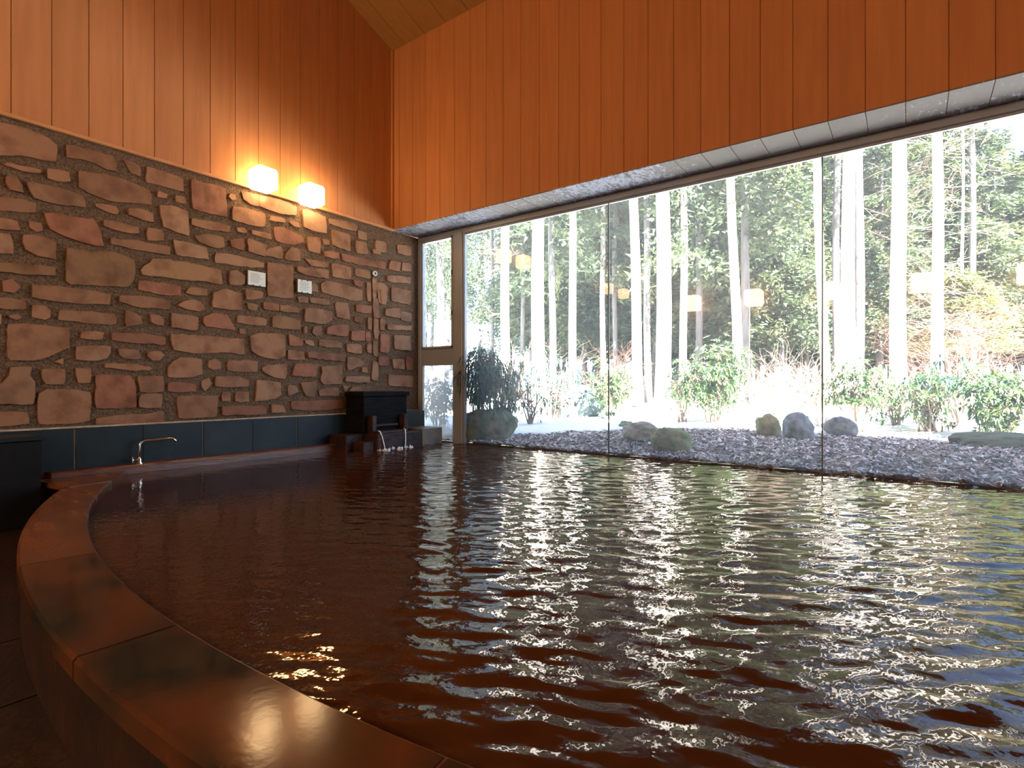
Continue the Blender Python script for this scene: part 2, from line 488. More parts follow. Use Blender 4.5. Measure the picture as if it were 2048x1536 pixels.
for iz in range(11):                                   # the same stones go on behind the camera
    z = .50 + iz * .215; y = YF + .1 + rs.random() * .2
    while y < .75:
        L_ = rs.uniform(.15, .6); h = rs.uniform(.12, .17)
        if y + L_ > .95: break
        m.col = tuple(k * rs.uniform(.85, 1.1) for k in (.28, .142, .074))
        stone_block([(y, z - h / 2), (y + L_, z - h / 2 + rs.uniform(-.02, .02)), (y + L_ + rs.uniform(-.03, .03), z + h / 2), (y + rs.uniform(-.02, .04), z + h / 2)], .024)
        y += L_ + rs.uniform(.04, .09)
stone = m.build('stone_cladding', [MORTAR, STONE], wall_left, color=True, fix=True)

m = MB(); m.bbox((XL - .01, YF, ZT - .012), (XL + .035, YB + .004, ZT + .020), .005)
m.box((XL - .02, YF, ZT + .022), (XL + .012, YB, ZT + .026)); struct(m.build('trim_1', TRIMW))
m = MB(); m.box((XL - .02, YB - .03, ZT), (XL + .03, YB + .004, zc(5) - .005)); struct(m.build('trim_2', PLANK, color=True))

# back wall above the window
m = MB()
planks(m, lambda t, d, z: (t, YB + d, z), XL, -3.057, .2519, XR, ZS, lambda t: zc(YB) + .02, 1)
m.col = (1, 1, 1)
m.box((XL - .3, YB + .02, ZS + .012), (XR, YB + .62, 5.36))
wall_back = struct(m.build('wall_back', PLANK, color=True, fix=False))
m = MB()
k = -3.057
while k > XL: k -= .2519
while k < XR:
    a, b = max(k, XL), min(k + .2519, XR)
    m.box((a + .0025, YB - .002, ZS - .004), (b - .0025, YG + .03, ZS + .008)); k += .2519
SOFFIT_M = SOFFIT
def soffit_mat():
    mm = bpy.data.materials.new('flaking_white_paint'); mm.use_nodes = True; t = mm.node_tree; N = t.nodes; L = t.links; b = N['Principled BSDF']
    co = N.new('ShaderNodeTexCoord'); mp = N.new('ShaderNodeMapping'); mp.inputs['Scale'].default_value = (9, 5, 1); L.new(co.outputs['Object'], mp.inputs[0])
    n = N.new('ShaderNodeTexNoise'); n.inputs['Scale'].default_value = 3; n.inputs['Detail'].default_value = 8; n.inputs['Roughness'].default_value = .75; L.new(mp.outputs[0], n.inputs[0])
    n3 = N.new('ShaderNodeTexNoise'); n3.inputs['Scale'].default_value = .8; n3.inputs['Detail'].default_value = 2; L.new(co.outputs['Object'], n3.inputs[0])
    ad = N.new('ShaderNodeMath'); ad.operation = 'ADD'; L.new(n.outputs[0], ad.inputs[0])
    ml = N.new('ShaderNodeMath'); ml.operation = 'MULTIPLY'; ml.inputs[1].default_value = .5; L.new(n3.outputs[0], ml.inputs[0]); L.new(ml.outputs[0], ad.inputs[1])
    # flaking is worst at the left half of the soffit
    sx = N.new('ShaderNodeSeparateXYZ'); L.new(co.outputs['Object'], sx.inputs[0])
    mr = N.new('ShaderNodeMapRange'); mr.inputs[1].default_value = -4.5; mr.inputs[2].default_value = 0; mr.inputs[3].default_value = .05; mr.inputs[4].default_value = -.12; L.new(sx.outputs[0], mr.inputs[0])
    a2 = N.new('ShaderNodeMath'); a2.operation = 'ADD'; L.new(ad.outputs[0], a2.inputs[0]); L.new(mr.outputs[0], a2.inputs[1])
    r = N.new('ShaderNodeValToRGB'); r.color_ramp.elements[0].position = .77; r.color_ramp.elements[1].position = .80
    r.color_ramp.elements[0].color = (.20, .18, .17, 1); r.color_ramp.elements[1].color = (.46, .50, .62, 1); L.new(a2.outputs[0], r.inputs[0])
    L.new(r.outputs[0], b.inputs['Base Color']); b.inputs['Roughness'].default_value = .65; b.inputs['Specular IOR Level'].default_value = .12
    bp = N.new('ShaderNodeBump'); bp.inputs['Strength'].default_value = .5; bp.inputs['Distance'].default_value = .01; L.new(r.outputs[0], bp.inputs['Height']); L.new(bp.outputs[0], b.inputs['Normal'])
    return mm
m.build('soffit', soffit_mat(), wall_back, fix=True)

# ceiling (two slopes, board seams along the fall), other walls, floor
m = MB()
def ceil_part(ya, yb):
    k = -5.465
    while k > XL: k -= .3725
    while k < XR:
        a, b = max(k, XL - .02), min(k + .3725, XR); g = .004
        q = .95 + .1 * ptone.random(); m.col = (q, q, q)
        m.face([(a + g, ya, zc(ya)), (b - g, ya, zc(ya)), (b - g, yb, zc(yb)), (a + g, yb, zc(yb))])
        m.face([(a, ya, zc(ya) + .01), (a + g, ya, zc(ya)), (a + g, yb, zc(yb)), (a, yb, zc(yb) + .01)])
        m.face([(b - g, ya, zc(ya)), (b, ya, zc(ya) + .01), (b, yb, zc(yb) + .01), (b - g, yb, zc(yb))])
        k += .3725
ceil_part(YB + .02, 1e-6); ceil_part(-1e-6, YF)
m.col = (1, 1, 1)
for ya, yb in ((YB + .75, 1e-6), (-1e-6, YF - .4)):     # roof body above the boards
    m.face([(XL - .5, ya, zc(ya) + .2), (XR + .5, ya, zc(ya) + .2), (XR + .5, yb, zc(yb) + .2), (XL - .5, yb, zc(yb) + .2)])
    m.face([(XL - .5, ya, zc(ya) + .04), (XR + .5, ya, zc(ya) + .04), (XR + .5, yb, zc(yb) + .04), (XL - .5, yb, zc(yb) + .04)])
struct(m.build('ceiling', PLANKC, color=True, fix=False))
m = MB(); m.col = (1, 1, 1)
planks(m, lambda t, d, z: (XR + d, t, z), YF, 0, .2513, 0, -.276, zc, 1)
planks(m, lambda t, d, z: (XR + d, t, z), 0, 0, .2513, YB + .6, -.276, zc, 1)
m.face([(XR + .15, YF, -.3), (XR + .15, YB + .6, -.3), (XR + .15, YB + .6, 7.4), (XR + .15, YF, 7.4)])
struct(m.build('wall_right', PLANK, color=True, fix=False))
m = MB()
planks(m, lambda t, d, z: (t, YF - d, z), XL, 0, .2513, XR, -.276, lambda t: zc(YF) + .02, 1)
struct(m.build('wall_front', PLANK, color=True, fix=False))
m = MB(); FZ = -.276
x = XL - .3
while x < XR:
    y = YF
    while y < 5.6:
        m.face([(x + .004, y + .004, FZ), (x + .596, y + .004, FZ), (x + .596, y + .596, FZ), (x + .004, y + .596, FZ)]); y += .6
    x += .6
m.face([(XL - .3, YF, FZ - .006), (XR + .2, YF, FZ - .006), (XR + .2, 5.7, FZ - .006), (XL - .3, 5.7, FZ - .006)])
struct(m.build('floor', FLOORM, fix=False))

# ---------------------------------------------------------------- window
def xg(px, y=YG): return Wy(px, 770, y).x
def zg(px, py, y=YG): return Wy(px, py, y).z
m = MB()
m.bbox((XL, YG, ZS - .075), (XR, YG + .07, ZS), .006)          # head
m.bbox((XL, YG + .02, ZS - .095), (XR, YG + .055, ZS - .07), .004)
jx0, jx1 = xg(905), xg(930)
m.bbox((jx0 + .035, YG - .015, -.2), (jx1 - .045, YG + .07, ZS - .05), .006)   # mullion
m.bbox((jx1 - .05, YG + .005, -.2), (jx1 - .012, YG + .055, ZS - .05), .004)
m.bbox((jx0, YG + .0, -.2), (jx0 + .04, YG + .06, ZS - .05), .004)
m.bbox((XL + .0, YG, -.2), (XL + .055, YG + .07, ZS - .05), .005)
m.bbox((XL, YG - .01, -.12), (XR, YG + .03, -.012), .005)        # sill under water
win2 = struct(m.build('window_2', ALU))
m = MB(); m.box((XL - .3, YG + .037, -.3), (XR + .2, YG + .085, .006)); struct(m.build('trim_5', mat('kerb_concrete', (.12, .11, .10), (.07, .065, .06), scale=12, rough=.9)))
# three butt-jointed panes and the narrow lights
xs = [jx1 - .02, -2.715, -.635, 1.445, 3.525, 5.6]
for a, b in zip(xs[:-1], xs[1:]):
    m = MB(); m.face([(a + .004, YG + .035, -.03), (b - .004, YG + .035, -.03), (b - .004, YG + .035, ZS - .07), (a + .004, YG + .035, ZS - .07)])
    m.build('glass_pane', GLASS, win2, fix=False)
for a in xs[1:]:
    m = MB(); m.box((a - .0055, YG + .026, -.03), (a + .0055, YG + .044, ZS - .07)); m.build('glass_joint', SEAL, win2)
m = MB(); m.bbox((5.6, YG, -.28), (XR + .15, YG + .12, ZS), .005); struct(m.build('wall_back.001', ALU))
wl, wr = xg(843), jx0 + .01
zt0, zt1 = zg(870, 700), zg(870, 728)
m = MB()
m.bbox((XL + .05, YG + .01, zt1 - .02), (jx0 + .02, YG + .07, zt0 + .02), .005)     # transom
win1 = struct(m.build('window_1', ALU))
m = MB(); za, zb = zt0 + .02, ZS - .075
sw = .05
for (a, b) in (((wl, za), (wl + .035, zb)), ((wr - .03, za), (wr + .0, zb)), ((wl, za), (wr, za + .03)), ((wl, zb - .03), (wr, zb))):
    m.bbox((a[0], YG - .012, a[1]), (b[0], YG + .05, b[1]), .004)
sash = m.build('sash', ALU, win1)
m = MB(); m.face([(wl + .03, YG + .02, za + .02), (wr - .02, YG + .02, za + .02), (wr - .02, YG + .02, zb - .02), (wl + .03, YG + .02, zb - .02)]); m.build('wet_pane', GLASSW, win1, fix=False)
m = MB()
for hz in (za + .45, za + 1.0): m.bbox((wr - .02, YG - .02, hz), (wr - .0, YG - .01, hz + .06), .002)
m.build('hinge', ALUD, win1)
m = MB()
m.bbox((XL + .055, YG + .005, -.02), (XL + .09, YG + .05, zt1), .004)
m.build('lower_frame', ALU, win1)
m = MB(); m.face([(XL + .07, YG + .03, -.03), (wr + .01, YG + .03, -.03), (wr + .01, YG + .03, zt1), (XL + .07, YG + .03, zt1)]); m.build('fogged_pane', GLASSF, win1, fix=False)

# ---------------------------------------------------------------- slate tile band and ledge on the left wall
ZTI = .425
yb0, yb1 = 1.19, 4.1
m = MB()
seams = [-.03 + 1.0] ; y = 1.49 - 1.03
m.box((XL - .005, YF, -.27), (XL + .010, 5.46, ZTI))
m2 = MB()
segs = []
y = 1.497 - 1.03
while y < 5.4:
    for h in (0, .505):
        a = y + h + (.006 if h == 0 else .001); b = y + (.505 if h == 0 else 1.03) - (.006 if h else .001)
        if a > .6 and a < 5.3: m2.bbox((XL + .004, a, .07), (XL + .02, min(b, 5.3), ZTI - .008), .002)
    y += 1.03
bl = struct(m.build('baseboard_left', GROUT))
m2.build('slate_tiles', SLATE, bl)
m = MB(); m.bbox((XL, yb0 - .3, ZTI - .006), (XL + .028, 5.46, ZTI + .010), .003); struct(m.build('trim_3', GROUT))
m = MB(); m.bbox((XL + .01, 1.3, -.25), (XL + .15, 4.0, .075), .012); struct(m.build('trim_4', RUST))

# dark slate bench left of the rim
m = MB(); m.bbox((XL + .01, -2.6, FZ), (-5.30, 1.19, .365), .006); ben = m.build('slate_bench', BLACK)
tag(ben, 'black slate-clad bench block along the stone wall left of the pool rim', 'bench')
m = MB(); m.bbox((XL + .01, -2.6, .366), (-5.285, 1.20, .40), .005); m.build('bench_top', SLATE, ben)

# ---------------------------------------------------------------- pool rim
CX, CY, RI, RO = -1.7, 8.15, 7.395, 7.665
rim = empty('pool_rim', (CX, CY - RO, 0), 0, 'curved dark slate slab rim with rust stains around the brown pool', 'rim')
def arc(mb, r0, r1, z0, z1, a0, a1, bev=.0, n=10):
    ring = []
    for i in range(n + 1):
        a = a0 + (a1 - a0) * i / n; s_, c_ = math.sin(a), math.cos(a)
        P = lambda r, z: (CX + r * s_, CY - r * c_, z)
        ring.append([P(r0, z0), P(r1, z0), P(r1, z1 - bev), P(r1 - bev, z1), P(r0 + bev, z1), P(r0, z1 - bev)])
    k = 6; vs = [p for q in ring for p in q]; fs = []
    for i in range(n):
        for j in range(k): fs.append((i * k + j, i * k + (j + 1) % k, (i + 1) * k + (j + 1) % k, (i + 1) * k + j))
    fs.append(tuple(range(k))); fs.append(tuple(n * k + j for j in range(k))[::-1])
    mb.add(vs, fs)
a = -.0217 - .149 * 4
aL = -math.asin((-CX + XL + .0 and (XL + .02 - CX)) / -RO) if False else math.asin((XL + .16 - CX) / RI)
for k in range(-4, 8):
    a0 = max(-.0217 + .149 * k, aL); a1 = -.0217 + .149 * (k + 1)
    if a1 < aL + .02: continue
    m = MB(); arc(m, RI, RO, -.03, .03, a0 + .0007, a1 - .0007, .010, 12)
    o = m.build('rim_slab', RIMR if a1 < -.16 else RIM, rim); o.location = (-CX, -(CY - RO), 0)
m = MB(); arc(m, RI + .012, RO - .012, FZ, -.031, aL, .9, 0, 60)
o = m.build('rim_base', RIMS, rim); o.location = (-CX, -(CY - RO), 0)
m = MB(); arc(m, RI + .003, RO - .010, -.029, .0255, aL + .001, .9, 0, 60)
o = m.build('rim_joint', RUST, rim); o.location = (-CX, -(CY - RO), 0)
# the end slab that joins the rim to the wall
m = MB()
pe = [(-5.56, 1.20), (-5.0, 1.29), (-5.05, 1.56), (-5.28, 1.70), (-5.56, 1.78)]
n_ = len(pe); vs = [(x, y, -.005) for x, y in pe] + [(x, y, .034) for x, y in pe]
m.add(vs, [tuple(range(n_))[::-1], tuple(range(n_, 2 * n_))] + [(i, (i + 1) % n_, n_ + (i + 1) % n_, n_ + i) for i in range(n_)])
o = m.build('end_slab', RIMR, rim); o.location = (-CX, -(CY - RO), 0)

# ---------------------------------------------------------------- water with real ripples
def water():
    x0, x1, y0, y1 = XL + .0, 5.25, .70, YG + .030
    nx, ny = 620, 330
    # finer rows near the camera
    ty = np.linspace(0, 1, ny); ys = y0 + (y1 - y0) * (ty ** 1.15)
    tx = np.linspace(0, 1, nx); xs_ = x0 + (x1 - x0) * tx
    X, Y = np.meshgrid(xs_, ys)
    rg = np.random.default_rng(5)
    H = np.zeros_like(X); 
    def amp(lo, hi, v): t = np.clip((v - lo) / (hi - lo), 0, 1); return t * t * (3 - 2 * t)
    # the water is livelier towards the window and the right, nearly calm at the left
    chop = amp(-1.5, .9, X + 1.0 * Y) * .90 + .07
    chop = chop + .6 * np.exp(-(((X + 5.0) / .8) ** 2 + ((Y - 4.5) / .9) ** 2))
    for i in range(190):
        lam = .030 * (10 ** rg.random()); k = 2 * np.pi / lam
        th = rg.normal(2.05, .32) if rg.random() < .92 else rg.uniform(0, np.pi * 2)
        a = .0114 / k * (.62 if lam > .16 else 1.22)
        ph = rg.uniform(0, 2 * np.pi)
        wv = np.sin(k * (np.cos(th) * X + np.sin(th) * Y) + ph + 1.8 * np.sin(1.1 * X + 1.7 * Y + i) + 1.1 * np.sin(2.9 * X - 2.1 * Y + 2 * i))
        H += a * wv * chop * (1.3 if lam > .12 else 1)
    r = np.hypot(X + 5.1, Y - 4.45)
    H += .006 * np.sin(r * 34) * np.exp(-r * 2.2)
    inside = np.hypot(X - CX, Y - CY) < RI + .006
    v = np.stack([X, Y, H], -1).reshape(-1, 3)
    idx = np.arange(nx * ny).reshape(ny, nx)
    q = np.stack([idx[:-1, :-1], idx[:-1, 1:], idx[1:, 1:], idx[1:, :-1]], -1).reshape(-1, 4)
    keep = np.all(inside.reshape(-1)[q], axis=1); q = q[keep]
    # cells on the rim side are pushed exactly onto the rim circle
    me = bpy.data.meshes.new('pool_water'); me.from_pydata(v.tolist(), [], q.tolist())
    me.polygons.foreach_set('use_smooth', [True] * len(me.polygons))
    import bmesh
    bm = bmesh.new(); bm.from_mesh(me)
    bmesh.ops.delete(bm, geom=[v_ for v_ in bm.verts if not v_.link_faces], context='VERTS')
    for v_ in bm.verts:
        if v_.is_boundary and v_.co.y < 5.35 and v_.co.x > XL + .02:
            d_ = Vector((v_.co.x - CX, v_.co.y - CY)); L_ = d_.length
            if L_ > RI - .06: d_ *= (RI + .008) / L_; v_.co.x = CX + d_.x; v_.co.y = CY + d_.y; v_.co.z *= .2
    bm.to_mesh(me); bm.free()
    mm = bpy.data.materials.new('brown_water'); mm.use_nodes = True; t = mm.node_tree; N = t.nodes; L = t.links; b = N['Principled BSDF']
    b.inputs['Base Color'].default_value = (.047, .0150, .0045, 1); b.inputs['Roughness'].default_value = .02; b.inputs['IOR'].default_value = 1.333
    co = N.new('ShaderNodeTexCoord'); n = N.new('ShaderNodeTexNoise'); n.inputs['Scale'].default_value = 24; n.inputs['Detail'].default_value = 2; L.new(co.outputs['Object'], n.inputs[0])
    bp = N.new('ShaderNodeBump'); bp.inputs['Strength'].default_value = .16; bp.inputs['Distance'].default_value = .01
    L.new(n.outputs[0], bp.inputs['Height']); L.new(bp.outputs[0], b.inputs['Normal'])
    me.materials.append(mm)
    o = bpy.data.objects.new('pool_water', me); COL.objects.link(o)
    tag(o, 'rippling rust-brown hot spring water filling the pool', 'water', kind='stuff')
water()

# ---------------------------------------------------------------- hot spring source in the corner
src = empty('spring_source', (XL + .1, 4.6, 0), 0, 'dark stone hot spring spout box in the corner below the narrow window', 'spout')
def local(o): o.location = tuple(-Vector(src.location)); return o
XP = -5.12
m = MB(); m.bbox((XL + .02, 3.98, -.24), (XP - .24, 4.25, .19), .012); local(m.build('side_block', REDST, src))
m = MB(); m.bbox((XL + .02, 4.25, -.24), (XP, 4.98, .195), .012); m.bbox((XP - .3, 4.08, -.24), (XP - .05, 4.26, .11), .01); local(m.build('plinth', REDST, src))
m = MB(); m.bbox((XL + .02, 4.985, -.24), (XP, 5.36, .215), .008); local(m.build('end_block', CONC, src))
# trough box with rim
m = MB(); bx = -5.34
m.bbox((XL + .02, 4.22, .20), (bx, 4.92, .645), .008)
m.bbox((XL + .02, 4.20, .645), (bx + .02, 4.95, .700), .006)
local(m.build('trough', DSTONE, src))
m = MB(); m.bbox((XL + .06, 4.24, .694), (bx - .02, 4.90, .706), .003); local(m.build('trough_cover', BLACK, src))
for y in (4.27, 4.78):
    m = MB(); m.bbox((bx + .0, y, .12), (bx + .10, y + .07, .41), .008); local(m.build('spout_post', REDST, src))
m = MB(); m.bbox((bx - .0, 4.28, .19), (bx + .19, 4.73, .225), .01); m.bbox((bx + .0, 4.28, .27), (bx + .05, 4.73, .30), .006); local(m.build('spout_lip', REDST, src))
m = MB(); m.bbox((XL + .02, 4.95, .21), (-5.5, 5.40, .43), .006); local(m.build('back_block', SLATE, src))
WAT = mat('falling_water', (.75, .80, .82), rough=.05, spec=.8, bump=.6, bscale=60)
for y in (4.30, 4.71):
    s_ = 1 if y < 4.5 else -1
    m = MB(); m.tube([(bx + .17, y, .235), (bx + .20, y + .005 * s_, .225), (bx + .225, y + .02 * s_, .15), (bx + .24, y + .035 * s_, .06), (bx + .245, y + .045 * s_, -.01)], [.006, .008, .007, .007, .010], 8)
    local(m.build('water_stream', WAT, src, smooth=True))
m = MB()
for i in range(46):
    y = R.uniform(4.26, 4.76); x = bx + .24 + R.uniform(-.05, .10); r = R.uniform(.008, .022); h = R.uniform(.005, .035)
    m.tube([(x, y, -.01), (x, y, h * .6), (x + R.uniform(-.01, .01), y, h)], [r, r * .8, r * .2], 6)
local(tag(m.build('splash', WAT, src, smooth=True), kind='stuff'))

# ---------------------------------------------------------------- wall lamps
LAMP2 = emis('lit_warm_shade', (1, .76, .50), 25.0)
def lamp(y, z, label, grp=None, lm=None):
    e = empty('wall_lamp', (XL, y, z), 0, label, 'lamp', grp)
    m = MB(); s_ = .112; m.bbox((.020, -s_, -s_), (.235, s_, s_), .022); m.build('lamp_shade', lm or LAMP, e)
    m = MB(); m.bbox((-.001, -.07, -.09), (.024, .07, .09), .004); m.build('backplate', DARKF, e)
    return e
q1 = Wx(527, 359, XL + .13); q2 = Wx(623.5, 391, XL + .13)
lamp(q1.y, q1.z, 'lit cube wall lamp, the left of the two on the planks')
lamp(q2.y, q2.z, 'lit cube wall lamp, the right one, nearer the room corner')
for k_, xl in enumerate((-5.0, -3.36, -1.6, .2, 2.0, 3.8)):  # first two show mirrored in the glass, the rest are added as fill
    e_ = lamp(0, 3.1, ('lit cube lamp on the wall behind the viewer, by the left corner', 'second cube lamp from the left on the wall behind the viewer', 'added fill light cube, third from the left on the wall behind the viewer', 'added fill light cube, fourth from the left on the wall behind the viewer', 'added fill light cube, fifth from the left on the wall behind the viewer', 'added fill light cube on the wall behind the viewer, by the right end')[k_], lm=LAMP2)
    e_.scale = (1.7, 1.9, 1.9); e_.location = (xl, YF, 3.1); e_.rotation_euler = (0, 0, math.pi / 2)
lamp(-.25, q1.z, 'lit cube wall lamp on the planks left of the view'); lamp(-1.10, q1.z, 'lit cube wall lamp farther back along the planks')

# ---------------------------------------------------------------- framed notices, ring, tap
def notice(px, py, w_, h_, label):
    q = Wx(px, py, XL + .02); e = empty('framed_notice', q, 0, label, 'sign')
    m = MB(); m.bbox((-.01, -w_ / 2, -h_ / 2), (.014, w_ / 2, h_ / 2), .003); m.build('frame', DARKF, e)
    m = MB(); m.bbox((.013, -w_ / 2 + .008, -h_ / 2 + .008), (.018, w_ / 2 - .004, h_ / 2 - .006), .001); m.build('notice_sheet', WHITE, e)
    m = MB(); r_ = random.Random(int(px))
    z = h_ / 2 - .030
    while z > -h_ / 2 + .03:
        m.box((.0181, -w_ / 2 + .03, z), (.0186, -w_ / 2 + .03 + (w_ - .06) * r_.uniform(.6, 1), z + .0035)); z -= .012
    m.build('printed_lines', INK, e)
    m = MB()
    for sy in (-.4, .35):
        for sz in ((-1,) if px < 560 else (-1, 1)):
            zz = sz * (h_ / 2 - .012); m = MB(); m.box((.018, sy * w_ / 2 - .006, zz - .006), (.021, sy * w_ / 2 + .006, zz + .006)); m.build('clip', DARKF, e)
notice(512, 558, .205, .165, 'white framed notice on the stones under the left lamp')
notice(608, 573.5, .19, .16, 'white framed notice on the stones under the right lamp')
q = Wx(750, 547, XL + .03); e = empty('ring_fitting', q, 0, 'small round white-ringed fitting on the dark stones near the corner', 'fitting')
m = MB(); n = 20; r0, r1 = .018, .032
for i in range(n):
    a = 2 * math.pi * i / n; b = 2 * math.pi * (i + 1) / n; P = lambda r, t, x: (x, r * math.cos(t), r * math.sin(t))
    m.face([P(r0, a, .012), P(r1, a, .010), P(r1, b, .010), P(r0, b, .012)]); m.face([P(r1, a, .010), P(r1, a, -.02), P(r1, b, -.02), P(r1, b, .010)]); m.face([P(r0, b, .012), P(r0, b, -.005), P(r0, a, -.005), P(r0, a, .012)])
m.build('ring', WHITE, e, fix=False)
m = MB(); m.tube([(-.025, 0, 0), (.008, 0, 0)], .018, 16); m.tube([(.008, 0, 0), (.012, 0, 0)], [.010, .008], 12); m.build('hub', DARKF, e)
m = MB(); m.tube([(-.03, 0, 0), (-.012, 0, 0)], .045, 20); m.build('backplate', DARKF, e)

tx = -5.60
b0 = Wx(279, 905, tx)
e = empty('water_tap', (tx, b0.y, .075), 0, 'chrome swan-neck tap on the rusty ledge before the blue-black tiles', 'tap')
m = MB()
pts = [(0, 0, 0), (0, 0, .16)] + [(.0, .045 - .045 * math.cos(t), .16 + .045 * math.sin(t)) for t in (.5, 1.0, 1.57)] + [(.03, .24, .212)] + [(.03 + .005, .24 + .05 * math.sin(t), .162 + .05 * math.cos(t)) for t in (.5, 1.0, 1.4)]
m.tube(pts, .0105, 10); m.build('spout', CHROME, e, smooth=True)
m = MB(); m.tube([(0, 0, 0), (0, 0, .012), (0, 0, .013), (0, 0, .05), (0, 0, .052)], [.030, .030, .018, .018, .012], 14); m.tube([(0, 0, .035), (0, -.05, .04)], .010, 10); m.build('tap_body', CHROME, e, smooth=False)
m = MB(); m.tube([(0, -.05, .04), (0, -.058, .04)], .016, 12); m.tube([(0, -.056, .02), (0, -.056, .065)], .006, 8); m.tube([(-.02, -.056, .04), (.022, -.056, .04)], .006, 8); m.build('handle', CHROME, e)

# ================================================================= OUTSIDE
def sstep(a, b, x): t = max(0., min(1., (x - a) / (b - a))); return t * t * (3 - 2 * t)
def gz(x, y):
    z = .012 + .058 * sstep(5.5, 6.6, y) + .08 * sstep(8, 12, y) + .014 * max(0, y - 10)
    z += .10 * max(0, -x - 11) * sstep(8, 20, y)
    z += .04 * sstep(5.8, 6.8, y) * noise.noise(Vector((x * .7, y * .7, 0)))
    return min(z, 7)
def snowy(x, y):
    e = 8.9 - 2.9 * sstep(-3.2, -4.6, x) * 1.0 + .5 * sstep(0, 3, x)
    n = noise.noise(Vector((x * 1.0, y * 1.3, 3))) * .9 + noise.noise(Vector((x * 4, y * 5, 1))) * .5
    return sstep(-.15, .25, (y - e) * .7 + n) * (1 - sstep(12.5, 16, y) * sstep(-13, -8, x))
def ground():
    xs_ = list(np.arange(-9, 6, .07)) ; xs_ = list(np.linspace(-80, -9, 60)[:-1]) + xs_ + list(np.linspace(6, 70, 50))
    ys_ = list(np.arange(YG + .038, 13, .07)) + list(np.linspace(13, 95, 90))
    v = []; 
    for y in ys_:
        for x in xs_:
            s_ = snowy(x, y); v.append((x, y, gz(x, y) + .035 * s_ + .012 * noise.noise(Vector((x * 5, y * 5, 7)))))
    nx = len(xs_); f = []
    for j in range(len(ys_) - 1):
        for i in range(nx - 1):
            a = j * nx + i; f.append((a, a + 1, a + nx + 1, a + nx))
    me = bpy.data.meshes.new('ground_outside'); me.from_pydata(v, [], f)
    me.polygons.foreach_set('use_smooth', [True] * len(f))
    at = me.color_attributes.new('tint', 'FLOAT_COLOR', 'POINT')
    c = []
    for (x, y, z) in v:
        s_ = snowy(x, y); n = .5 + .5 * noise.noise(Vector((x * 6, y * 6, 2)))
        so_ = (.13 + .10 * n, .09 + .07 * n, .075 + .06 * n); c += [so_[k] * (1 - s_) + (.86, .87, .9)[k] * s_ for k in range(3)] + [1]
    at.data.foreach_set('color', c)
    mm = mat('ground_soil_and_snow', (1, 1, 1), rough=.9, tint=True, bump=.5, bscale=25); me.materials.append(mm)
    o = bpy.data.objects.new('ground_outside', me); COL.objects.link(o); struct(o)
    tag(o, 'soil ground with snow beyond the big window')
ground()

LEAF = mat('leaf_litter', (1, 1, 1), rough=.8, tint=True)
def litter():
    m = MB(); r = random.Random(21)
    pal = [(.36, .27, .25), (.20, .13, .13), (.52, .43, .40), (.72, .66, .64), (.12, .08, .075), (.27, .22, .17), (.85, .82, .80)]
    n = 0
    while n < 42000:
        x = r.uniform(-5.3, 4.2); y = YG + .05 + 4.6 * r.random() ** 1.35
        if snowy(x, y) > r.uniform(.1, .9): continue
        n += 1
        L_ = r.uniform(.016, .050); W_ = L_ * r.uniform(.12, .38); a = r.uniform(0, 6.28); tl = r.uniform(-.8, .8); rl = r.uniform(-.9, .9)
        u = Vector((math.cos(a), math.sin(a), math.sin(tl) * .7)); s_ = Vector((-math.sin(a), math.cos(a), math.sin(rl) * .9))
        c = Vector((x, y, gz(x, y) + r.uniform(.005, .035))); m.col = r.choice(pal)
        if r.random() < .03 or (r.random() < .22 and noise.noise(Vector((x * 1.3, y * 1.3, 9))) > .28): m.col = (.10, .16, .05)
        up = Vector((0, 0, .35 * W_))
        m.face([c - u * L_, c + s_ * W_ - up * .2, c + u * L_]); m.face([c - u * L_, c + u * L_, c - s_ * W_ - up])
    o = m.build('leaf_litter', LEAF, color=True, fix=False); tag(o, 'brown fallen leaves and twigs covering the shaded ground outside the window', 'leaf litter', kind='stuff')
litter()

# rocks
def rock(px, d, wpx, hpx, c1, c2, label, seed, deep=1.0, squash=1, name='garden_rock', cat='rock', peak=0, bury=.15, c3=None):
    import bmesh
    x, y = Wd(px, d); z = gz(x, y); w_ = wpx * d / F; h_ = hpx * d / F
    bm = bmesh.new(); bmesh.ops.create_icosphere(bm, subdivisions=5, radius=1)
    o3 = Vector((seed * 3.1, seed * 1.7, 0))
    for v in bm.verts:
        p = v.co.copy(); n = noise.noise(p * 1.1 + o3) * .30 + noise.noise(p * 2.6 + o3) * .14 + noise.noise(p * 7 + o3) * .05
        q = p * (1 + n)
        q = Vector([math.copysign(abs(k) ** .85, k) for k in q])
        if peak: q.x *= 1 - peak * max(0, q.z); q.x += .25 * peak * max(0, q.z) * (-1)
        v.co = Vector((q.x * w_ / 2, q.y * w_ / 2 * deep, (q.z + 1 - bury * 2) * h_ / (2 - bury * 2)))
    me = bpy.data.meshes.new(name); bm.to_mesh(me); bm.free()
    me.polygons.foreach_set('use_smooth', [True] * len(me.polygons))
    me.materials.append(mat(name, c1, c2, scale=9, rough=.9, bump=.5, bscale=25, contrast=(.4, .6), c3=c3))
    o = bpy.data.objects.new(name, me); COL.objects.link(o); o.location = (x, y, z); o.rotation_euler = (0, 0, math.atan2(RT.y, RT.x))
    tag(o, label, cat)
G1, G2, MO = (.16, .19, .20), (.27, .31, .32), (.10, .13, .035)
rock(1172, 10.9, 70, 62, (.050, .075, .078), (.085, .115, .115), 'pale blue-grey pointed rock standing at the edge of the snow', 1, .6, peak=.45)
rock(1130, 10.8, 50, 40, (.11, .11, .08), (.18, .17, .13), 'low pale rock tucked against the left side of the pointed rock', 2)
rock(1222, 10.3, 36, 16, (.06, .08, .085), (.10, .12, .125), 'flat grey rock at the foot of the pointed rock', 3)
